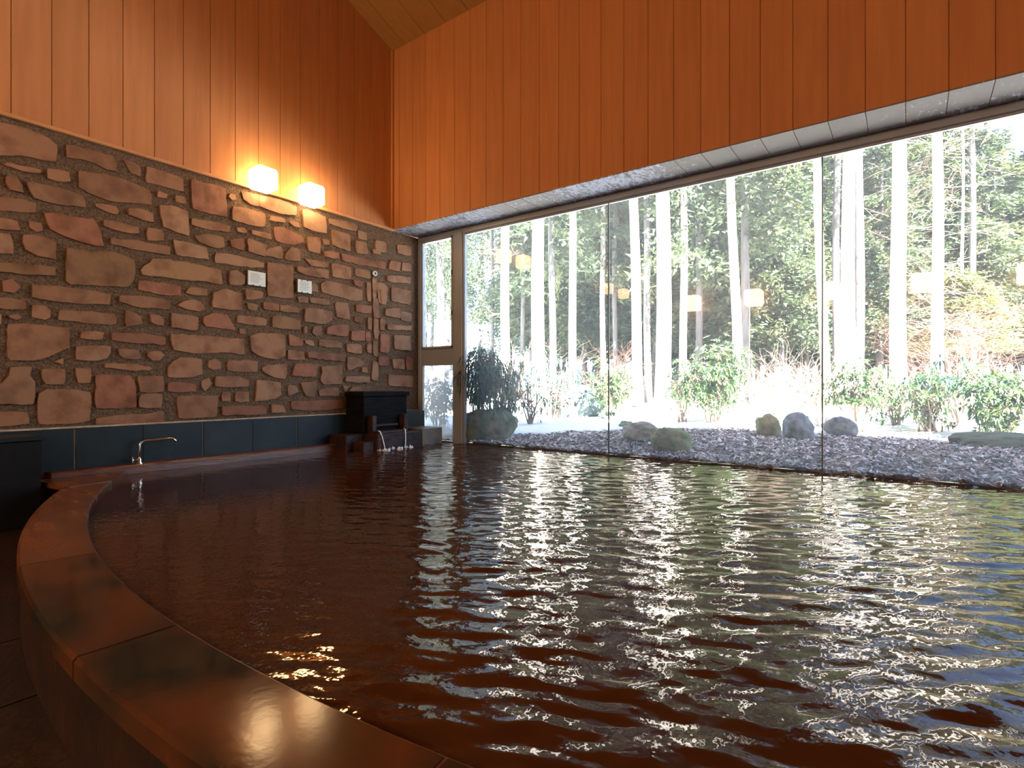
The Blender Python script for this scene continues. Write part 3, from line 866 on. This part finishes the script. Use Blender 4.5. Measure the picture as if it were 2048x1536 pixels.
rock(1342, 6.1, 76, 48, MO, (.20, .19, .07), 'round olive mossy rock on the leaf litter in the middle', 4, .8, c3=(.25, .20, .10))
rock(1285, 6.9, 70, 36, (.16, .15, .10), (.26, .24, .18), 'pale low stone behind and left of the olive mossy rock', 5)
rock(1252, 9.2, 30, 14, MO, G1, 'small dark rock poking out of the snow under the bushy shrub', 6)
rock(1597, 7.1, 56, 54, (.10, .115, .125), (.20, .215, .225), 'blocky dark grey rock left of the second glass joint', 7, .8)
rock(1537, 7.5, 44, 44, (.14, .15, .05), (.28, .24, .10), 'yellowish mossy rock beside the blocky dark grey rock', 8)
rock(1680, 7.5, 58, 46, (.11, .13, .145), (.24, .26, .27), 'dark grey wedge rock right of the second glass joint', 9, peak=.3)
rock(978, 7.5, 110, 60, (.07, .09, .035), (.16, .15, .09), 'broad dark mossy boulder under the drooping bush at the left', 10, .7)
rock(1985, 6.1, 150, 30, (.06, .075, .03), (.11, .10, .06), 'low mossy mound at the right edge of the litter', 12, .7, name='mossy_mound', cat='mound')

# foliage meshes -------------------------------------------------
GRN = mat('cedar_foliage', (1, 1, 1), rough=.55, tint=True, trans=.35)
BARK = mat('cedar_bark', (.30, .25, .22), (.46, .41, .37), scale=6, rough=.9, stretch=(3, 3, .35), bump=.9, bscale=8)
BARK2 = mat('shaded_bark', (.085, .080, .078), (.16, .15, .145), scale=6, rough=.9, stretch=(3, 3, .35), bump=.9, bscale=8)  # cedar bark again, with the shade of the back trunks in its colour
TWIG = mat('bare_twig', (.14, .095, .07), (.24, .18, .145), scale=9, rough=.85)
TWIGR = mat('reddish_twig', (.16, .065, .045), (.24, .11, .08), scale=9, rough=.85)

def cedar_mesh(seed, z0, z1, rad, nb, per, leaf, pal):
    r = np.random.default_rng(seed); V = []; C = []
    for i in range(nb):
        t = r.random() ** .9; z = z0 + (z1 - z0) * t; L_ = rad * (1 - .75 * t) * r.uniform(.55, 1.15) + .25
        a = r.uniform(0, 2 * np.pi); u = np.array([np.cos(a), np.sin(a), 0.]); sd = np.array([-np.sin(a), np.cos(a), 0])
        n = int(per * (.4 + L_ / (rad + .3)))
        s = r.random(n) ** .7
        c = u[None] * (s * L_)[:, None] + sd[None] * (r.normal(0, .16, n) * (1 + s) * .9 * L_ / rad)[:, None]
        c[:, 2] = z - .35 * s * s * L_ + r.normal(0, .10 + .05 * L_, n) - r.random(n) ** 2 * .28
        tilt = r.normal(-.35, .5, n); az = a + r.normal(0, .8, n)
        d = np.stack([np.cos(az) * np.cos(tilt), np.sin(az) * np.cos(tilt), np.sin(tilt)], 1)
        e = np.cross(d, r.normal(0, 1, (n, 3))); e /= np.linalg.norm(e, axis=1)[:, None] + 1e-6
        l = leaf * r.uniform(.6, 1.5, n)[:, None]
        V.append(np.stack([c - e * l * .22, c + e * l * .22, c + d * l + e * l * .05], 1))
        base = np.array(pal[r.integers(len(pal))]); C.append(base[None] * r.uniform(.7, 1.35, n)[:, None])
    V = np.concatenate(V); C = np.concatenate(C); n = len(V)
    me = bpy.data.meshes.new('cedar_foliage'); me.vertices.add(n * 3); me.vertices.foreach_set('co', V.reshape(-1))
    me.loops.add(n * 3); me.loops.foreach_set('vertex_index', np.arange(n * 3)); me.polygons.add(n); me.polygons.foreach_set('loop_start', np.arange(n) * 3)
    me.update(calc_edges=True); me.validate()
    at = me.color_attributes.new('tint', 'FLOAT_COLOR', 'POINT'); cc = np.ones((n, 3, 4)); cc[:, :, :3] = C[:, None, :]; at.data.foreach_set('color', cc.reshape(-1))
    me.materials.append(GRN); return me
PAL = [(.060, .088, .038), (.080, .105, .042), (.048, .072, .038), (.105, .120, .050)]
PALY = [(.16, .17, .05), (.12, .14, .045), (.20, .19, .07)]
crown = [cedar_mesh(s, 8.5, 17, 1.5, 52, 70, .20, PAL) for s in (1, 2)]
full = [cedar_mesh(10 + s, 3.0, 15.5, 2.3, 210, 90, .20, PAL) for s in range(3)]
fully = cedar_mesh(31, 3.6, 8.2, 1.25, 150, 110, .15, PALY)
sparse = cedar_mesh(32, 3.5, 15, 1.6, 100, 80, .18, PAL)

def trunk(r0, h, lean, seed, parent, n=14, mt=None):
    m = MB(); rr = random.Random(seed); pts = []; rad = []
    for k in range(15):
        t = k / 14; z = -.3 + (h + .3) * t
        pts.append((lean[0] * z + .02 * math.sin(z * .9 + seed), lean[1] * z + .02 * math.cos(z * .7 + seed), z)); rad.append(r0 * ((1.25 if k == 0 else 1.0) - .62 * t))
    m.tube(pts, rad, n); return m.build('trunk', mt or BARK, parent, smooth=True, fix=False)
def twigs(m, p, d, L_, r_, depth, rr, spread=.6):
    q = p; pts = [p]; dd = d.normalized()
    for k in range(3):
        dd = (dd + Vector((rr.gauss(0, .18), rr.gauss(0, .18), rr.gauss(0, .10)))).normalized(); q = q + dd * (L_ / 3); pts.append(q)
    m.tube(pts, [r_, r_ * .85, r_ * .7, r_ * .5], 4, cap=False)
    if depth > 0:
        for k in range(rr.choice((2, 3, 3))):
            b = pts[rr.choice((1, 2, 3))]; nd = (dd + Vector((rr.gauss(0, spread), rr.gauss(0, spread), rr.gauss(0, spread * .7)))).normalized()
            twigs(m, b, nd, L_ * rr.uniform(.55, .8), r_ * .6, depth - 1, rr, spread)
def tree(px, pxt, wpx, d, fol, label, group=None, h=18, seed=0, mt=None, fs=1.0, rot=0, stubs=0, name='cedar_tree'):
    x, y = Wd(px, d); z = gz(x, y)
    e = empty(name, (x, y, z), 0, label, 'tree', group)
    dx = (pxt - px) * d / F / 7.0
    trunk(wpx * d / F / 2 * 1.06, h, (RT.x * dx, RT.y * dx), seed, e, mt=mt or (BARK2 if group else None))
    if fol:
        f = link_mesh('foliage', fol, e); f.rotation_euler = (0, 0, rot); f.scale = (fs, fs, h / 18 if fs == 1 else fs)
    if stubs:
        rr = random.Random(seed)
        for k in range(stubs):
            m = MB(); zz = rr.uniform(1.8, 8); a = rr.uniform(0, 6.28); twigs(m, Vector((0, 0, zz)), Vector((math.cos(a), math.sin(a), rr.uniform(-.3, .1))), rr.uniform(.5, 1.0), .010, 2, rr, .4)
            m.build('dead_branch', TWIG, e, fix=False)
    return e
T = [
 (1010, 1012, 19, 15.5, 'sunlit cedar trunk nearest the mullion, the leftmost bright one in the big window', 6),
 (1078, 1075, 27, 13.5, 'broad sunlit cedar trunk, second bright one from the mullion', 0),
 (1147, 1143, 16, 15, 'slim sunlit cedar trunk standing behind the blue-grey pointed rock', 0),
 (1278, 1262, 20, 14, 'sunlit cedar trunk leaning left, just right of the first glass joint', 0),
 (1327, 1325, 30, 12.5, 'broadest sunlit cedar trunk, between the first joint and the bushy shrub', 0),
 (1478, 1460, 19, 15, 'sunlit cedar trunk leaning left, rising from the big green bushy shrub', 0),
 (1652, 1632, 18, 14, 'sunlit cedar trunk leaning left, seen across the second glass joint', 0),
 (1697, 1697, 26, 12.6, 'broad white-lit cedar trunk just right of the second glass joint', 0),
 (1797, 1797, 29, 13, 'straight sunlit cedar trunk, alone between two dark gaps at the right', 0),
 (1876, 1874, 21, 13, 'rough sunlit cedar trunk bristling with bare dead branches at the right', 90)]
for i, (a, b, wd_, dd, lb, st_) in enumerate(T):
    tree(a, b, wd_, dd, crown[i % 2], lb, seed=i + 1, rot=i * 1.3, stubs=st_)
T2 = [
 (1718, 1718, 19, 14.4, 'grey shaded cedar trunk close against the right of the broad white-lit one'),
 (1105, 1103, 14, 17, 'thin grey cedar trunk between the second and third bright trunks'),
 (1230, 1230, 10, 20, 'slender pale cedar trunk just right of the first glass joint'),
 (1207, 1205, 11, 19, 'slender dark cedar trunk just left of the first glass joint'),
 (1297, 1291, 14, 17, 'grey cedar trunk squeezed between two bright trunks right of the first joint'),
 (1367, 1367, 15, 16, 'greyish cedar trunk right of the broadest sunlit trunk'),
 (1398, 1397, 13, 18, 'thin cedar trunk, second one left of the big green shrub'),
 (1489, 1491, 17, 16, 'blue-grey cedar trunk right beside the bright one above the big shrub'),
 (1671, 1674, 15, 16.5, 'blue-grey cedar trunk between the second joint and the broad white-lit trunk'),
 (1566, 1566, 9, 22, 'thin dark cedar trunk alone in the gap left of the second joint'),
 (1946, 1944, 13, 17, 'thin cedar trunk behind reddish branches at the right'),
 (1045, 1046, 9, 22, 'thin dark cedar trunk between the first and second bright trunks'),
 (983, 985, 8, 24, 'thin dark cedar trunk close to the mullion'),
 (881, 880, 16, 19, 'cedar trunk seen through the narrow wet window')]
for i, (a, b, wd_, dd, lb) in enumerate(T2):
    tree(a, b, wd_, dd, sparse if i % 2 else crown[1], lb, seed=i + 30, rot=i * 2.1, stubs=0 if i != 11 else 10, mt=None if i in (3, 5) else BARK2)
x, y = 1925, 18
tree(1925, 1925, 8, 16, fully, 'yellow-green sunlit young conifer behind the rough branchy trunk', seed=77, h=8.5, name='young_conifer', fs=1)
rr = random.Random(5); n = 0
GL = 'slim cedar deep in the shaded forest behind the sunlit trunks'
for row, (dd, step, wl_) in enumerate(((23, 62, 9), (28, 50, 8), (34, 44, 7), (42, 40, 6), (52, 44, 5))):
    px = 1110
    if row < 3: px = 1060 + row * 17
    while px < 2330:
        p_ = px + rr.uniform(-14, 14); d_ = dd + rr.uniform(-2, 2)
        tree(p_, p_ + rr.uniform(-5, 5), wl_ * rr.uniform(.8, 1.5), d_, full[n % 3], GL, 'background cedars', seed=n, rot=rr.uniform(0, 6), h=rr.uniform(11.5, 14) if row < 3 else rr.uniform(13, 17)); n += 1
        px += step * rr.uniform(.8, 1.3)
GL2 = 'slim cedar in the bright thin forest edge behind the mullion'
for px, d_ in ((850, 26), (862, 33), (893, 28), (905, 36), (960, 34), (1020, 40), (820, 36)):
    tree(px, px + 3, 9, d_, sparse, GL2, 'cedars of the thin forest edge', seed=n, rot=rr.uniform(0, 6), h=rr.uniform(14, 18)); n += 1

# shrubs ---------------------------------------------------------
SHL = mat('shrub_leaf', (1, 1, 1), rough=.4, tint=True, trans=.25)
def leaf(m, c, d, L_, W_, droop=.3):
    sd = d.cross(Vector((0, 0, 1)));
    if sd.length < .05: sd = Vector((1, 0, 0))
    sd.normalize(); up = sd.cross(d)
    a = c + d * L_ * .45 - Vector((0, 0, droop * L_ * .15)); b = c + d * L_ - Vector((0, 0, droop * L_ * .6))
    m.face([c, a + sd * W_ / 2 + up * W_ * .15, b, a]); m.face([c, a, b, a - sd * W_ / 2 + up * W_ * .15])
def shrub(px, d, wpx, hpx, base_py, nw, L_, W_, pal, label, seed, droop=.4, hollow=.5, stems=6, per=7, name='evergreen_shrub', skew=0, up=0.1, stemm=None, lo=.12):
    x, y = Wd(px, d); z = gz(x, y) + .02; w_ = wpx * d / F; h_ = hpx * d / F
    e = empty(name, (x, y, z), math.atan2(RT.y, RT.x), label, 'shrub')
    rr = random.Random(seed); m = MB(); ms = MB()
    lob = [(rr.uniform(-.3, .3), rr.uniform(-.3, .3), rr.uniform(.35, .75), rr.uniform(.3, .5)) for _ in range(5)] + [(0, 0, .5, .5)]
    tips = []
    for i in range(nw):
        lx, ly, lz, lr = rr.choice(lob)
        v = Vector((rr.gauss(0, 1), rr.gauss(0, 1), rr.gauss(0, 1))).normalized() * (hollow + (1 - hollow) * rr.random()) * lr
        p = Vector(((lx + v.x + skew * (lz + v.z)) * w_, (ly + v.y) * w_ * .8, max(lo, lz + v.z * .9) * h_)); tips.append(p)
        out = Vector((v.x, v.y, v.z * .6 + up)).normalized(); c0 = rr.choice(pal); q = rr.uniform(.7, 1.35)
        m.col = tuple(k * q for k in c0); a0 = rr.uniform(0, 6.28)
        for k in range(per):
            a = a0 + k * 6.283 / per; t1 = out.orthogonal().normalized(); t2 = out.cross(t1)
            dd = (out * rr.uniform(.1, .6) + t1 * math.cos(a) + t2 * math.sin(a)).normalized()
            leaf(m, p, dd, L_ * rr.uniform(.7, 1.15), W_, droop)
    m.build('leaves', SHL, e, color=True, fix=False)
    for i in range(stems):
        b = Vector((rr.uniform(-.12, .12) * w_, rr.uniform(-.1, .1) * w_, -.05)); t = rr.choice(tips); mid = b.lerp(t, .5) + Vector((rr.gauss(0, .04) * w_, 0, .08 * h_))
        ms.tube([b, b.lerp(mid, .5), mid, mid.lerp(t, .5), t], [.016, .014, .011, .008, .004], 5, cap=False)
        for k in range(5):
            t3 = rr.choice(tips)
            if (t3 - mid).length < .6 * max(w_, h_): ms.tube([mid, mid.lerp(t3, .5) + Vector((0, 0, .03)), t3], [.007, .005, .003], 4, cap=False)
    ms.build('stems', stemm or TWIG, e, fix=False)
    return e
PG = [(.055, .115, .035), (.08, .15, .04), (.045, .09, .035), (.13, .12, .05)]
PD = [(.035, .07, .035), (.05, .10, .045), (.04, .06, .04)]
PB = [(.04, .09, .06), (.055, .11, .07), (.035, .075, .05)]
shrub(982, 7.6, 110, 190, 0, 330, .15, .018, PD, 'dark drooping narrow-leaved bush over the boulder at the left', 1, droop=1.6, stems=8, per=9)
shrub(1005, 9.4, 110, 190, 0, 60, .12, .03, PG, 'sparse tall shrub behind the dark drooping bush', 2, droop=.8, stems=14)
shrub(1060, 9.6, 60, 80, 0, 26, .12, .028, PD, 'thin low shrub with few leaves at the left snow edge', 22, droop=.8, stems=10)
shrub(1115, 10.4, 100, 140, 0, 60, .15, .03, PB, 'pale shrub with drooping leaves left of the pointed rock', 3, droop=1.3, stems=12)
shrub(1228, 10.2, 80, 115, 0, 330, .085, .030, PG, 'small round green shrub at the first glass joint', 4, stems=8)
shrub(1430, 9.2, 140, 170, 0, 850, .085, .030, PG, 'big bushy green shrub in the middle of the window', 5, stems=12, hollow=.3)
shrub(1368, 9.5, 80, 125, 0, 140, .085, .030, PG, 'leafy green shrub leaning on the left of the big bushy shrub', 51, stems=7, lo=.45)
shrub(1722, 7.9, 125, 155, 0, 300, .085, .030, PG, 'open green shrub on slim stems right of the second joint', 6, stems=8, hollow=.6, lo=.4)
shrub(1860, 7.7, 140, 140, 0, 190, .085, .030, PG, 'loose twiggy green shrub under the branchy trunk', 7, stems=16, hollow=.4)
shrub(1915, 8.0, 130, 155, 0, 60, .20, .035, PB, 'blue-green rhododendron with long drooping leaf clusters at the right', 8, droop=1.0, stems=12, lo=.6, per=11)
shrub(1995, 6.9, 140, 155, 0, 340, .10, .034, PG, 'dense green shrub at the right edge of the view', 9, stems=10)
shrub(2110, 7.6, 130, 130, 0, 260, .10, .034, PG, 'green shrub just past the right edge of the view', 10, stems=10)
shrub(1792, 8.4, 80, 100, 0, 110, .085, .028, PG, 'small low shrub in front of the straight bright trunk', 12, stems=9)

def brush(px, d, wpx, hpx, n, mt, label, seed, upd=1.0, depth=3, z0=0, lean=(0, 0)):
    x, y = Wd(px, d); z = gz(x, y) + z0; w_ = wpx * d / F; h_ = hpx * d / F
    e = MB(); rr = random.Random(seed)
    for i in range(n):
        b = Vector((rr.uniform(-.35, .35) * w_, rr.uniform(-.3, .3) * w_, -.03)); a = rr.uniform(0, 6.28); o_ = rr.uniform(.2, .9) / upd
        twigs(e, b, Vector((math.cos(a) * o_ + lean[0], math.sin(a) * o_ + lean[1], 1)), h_ * rr.uniform(.45, .75), .007, depth, rr)
    o = e.build('bare_bush', mt, fix=False); o.location = (x, y, z); tag(o, label, 'bush')
brush(1590, 9.0, 150, 120, 60, TWIG, 'tangle of pale bare twigs left of the second glass joint', 1)
brush(1530, 10.5, 90, 90, 22, TWIG, 'bare twig thicket behind the yellowish mossy rock', 2)
brush(1215, 12.5, 120, 110, 20, TWIGR, 'reddish bare bush behind the small round green shrub', 3)
brush(1040, 12.0, 130, 120, 22, TWIG, 'pale bare bush in front of the leftmost bright trunks', 4)
brush(1110, 13, 90, 110, 12, TWIG, 'bare bush behind the pointed rock', 5)
brush(1915, 11.0, 120, 200, 22, TWIGR, 'tall bare reddish bush at the right in front of the young conifer', 6, 1.2, 4)
brush(2000, 9.5, 130, 120, 30, TWIG, 'bare twiggy bush behind the dense shrub at the right', 7)
brush(1760, 10.5, 120, 90, 16, TWIG, 'bare twiggy bush behind the open green shrub', 8)
brush(1400, 12, 120, 80, 14, TWIG, 'bare bush behind the big bushy green shrub', 9)
shrub(880, 8.7, 80, 110, 0, 260, .09, .030, PD, 'dark low bush outside the fogged lower pane', 61, stems=6, lo=.1)
brush(870, 14, 160, 90, 14, TWIG, 'bare bush outside the narrow fogged window', 10)
brush(1660, 12, 80, 90, 12, TWIG, 'bare bush at the foot of the broad white-lit trunk', 11)
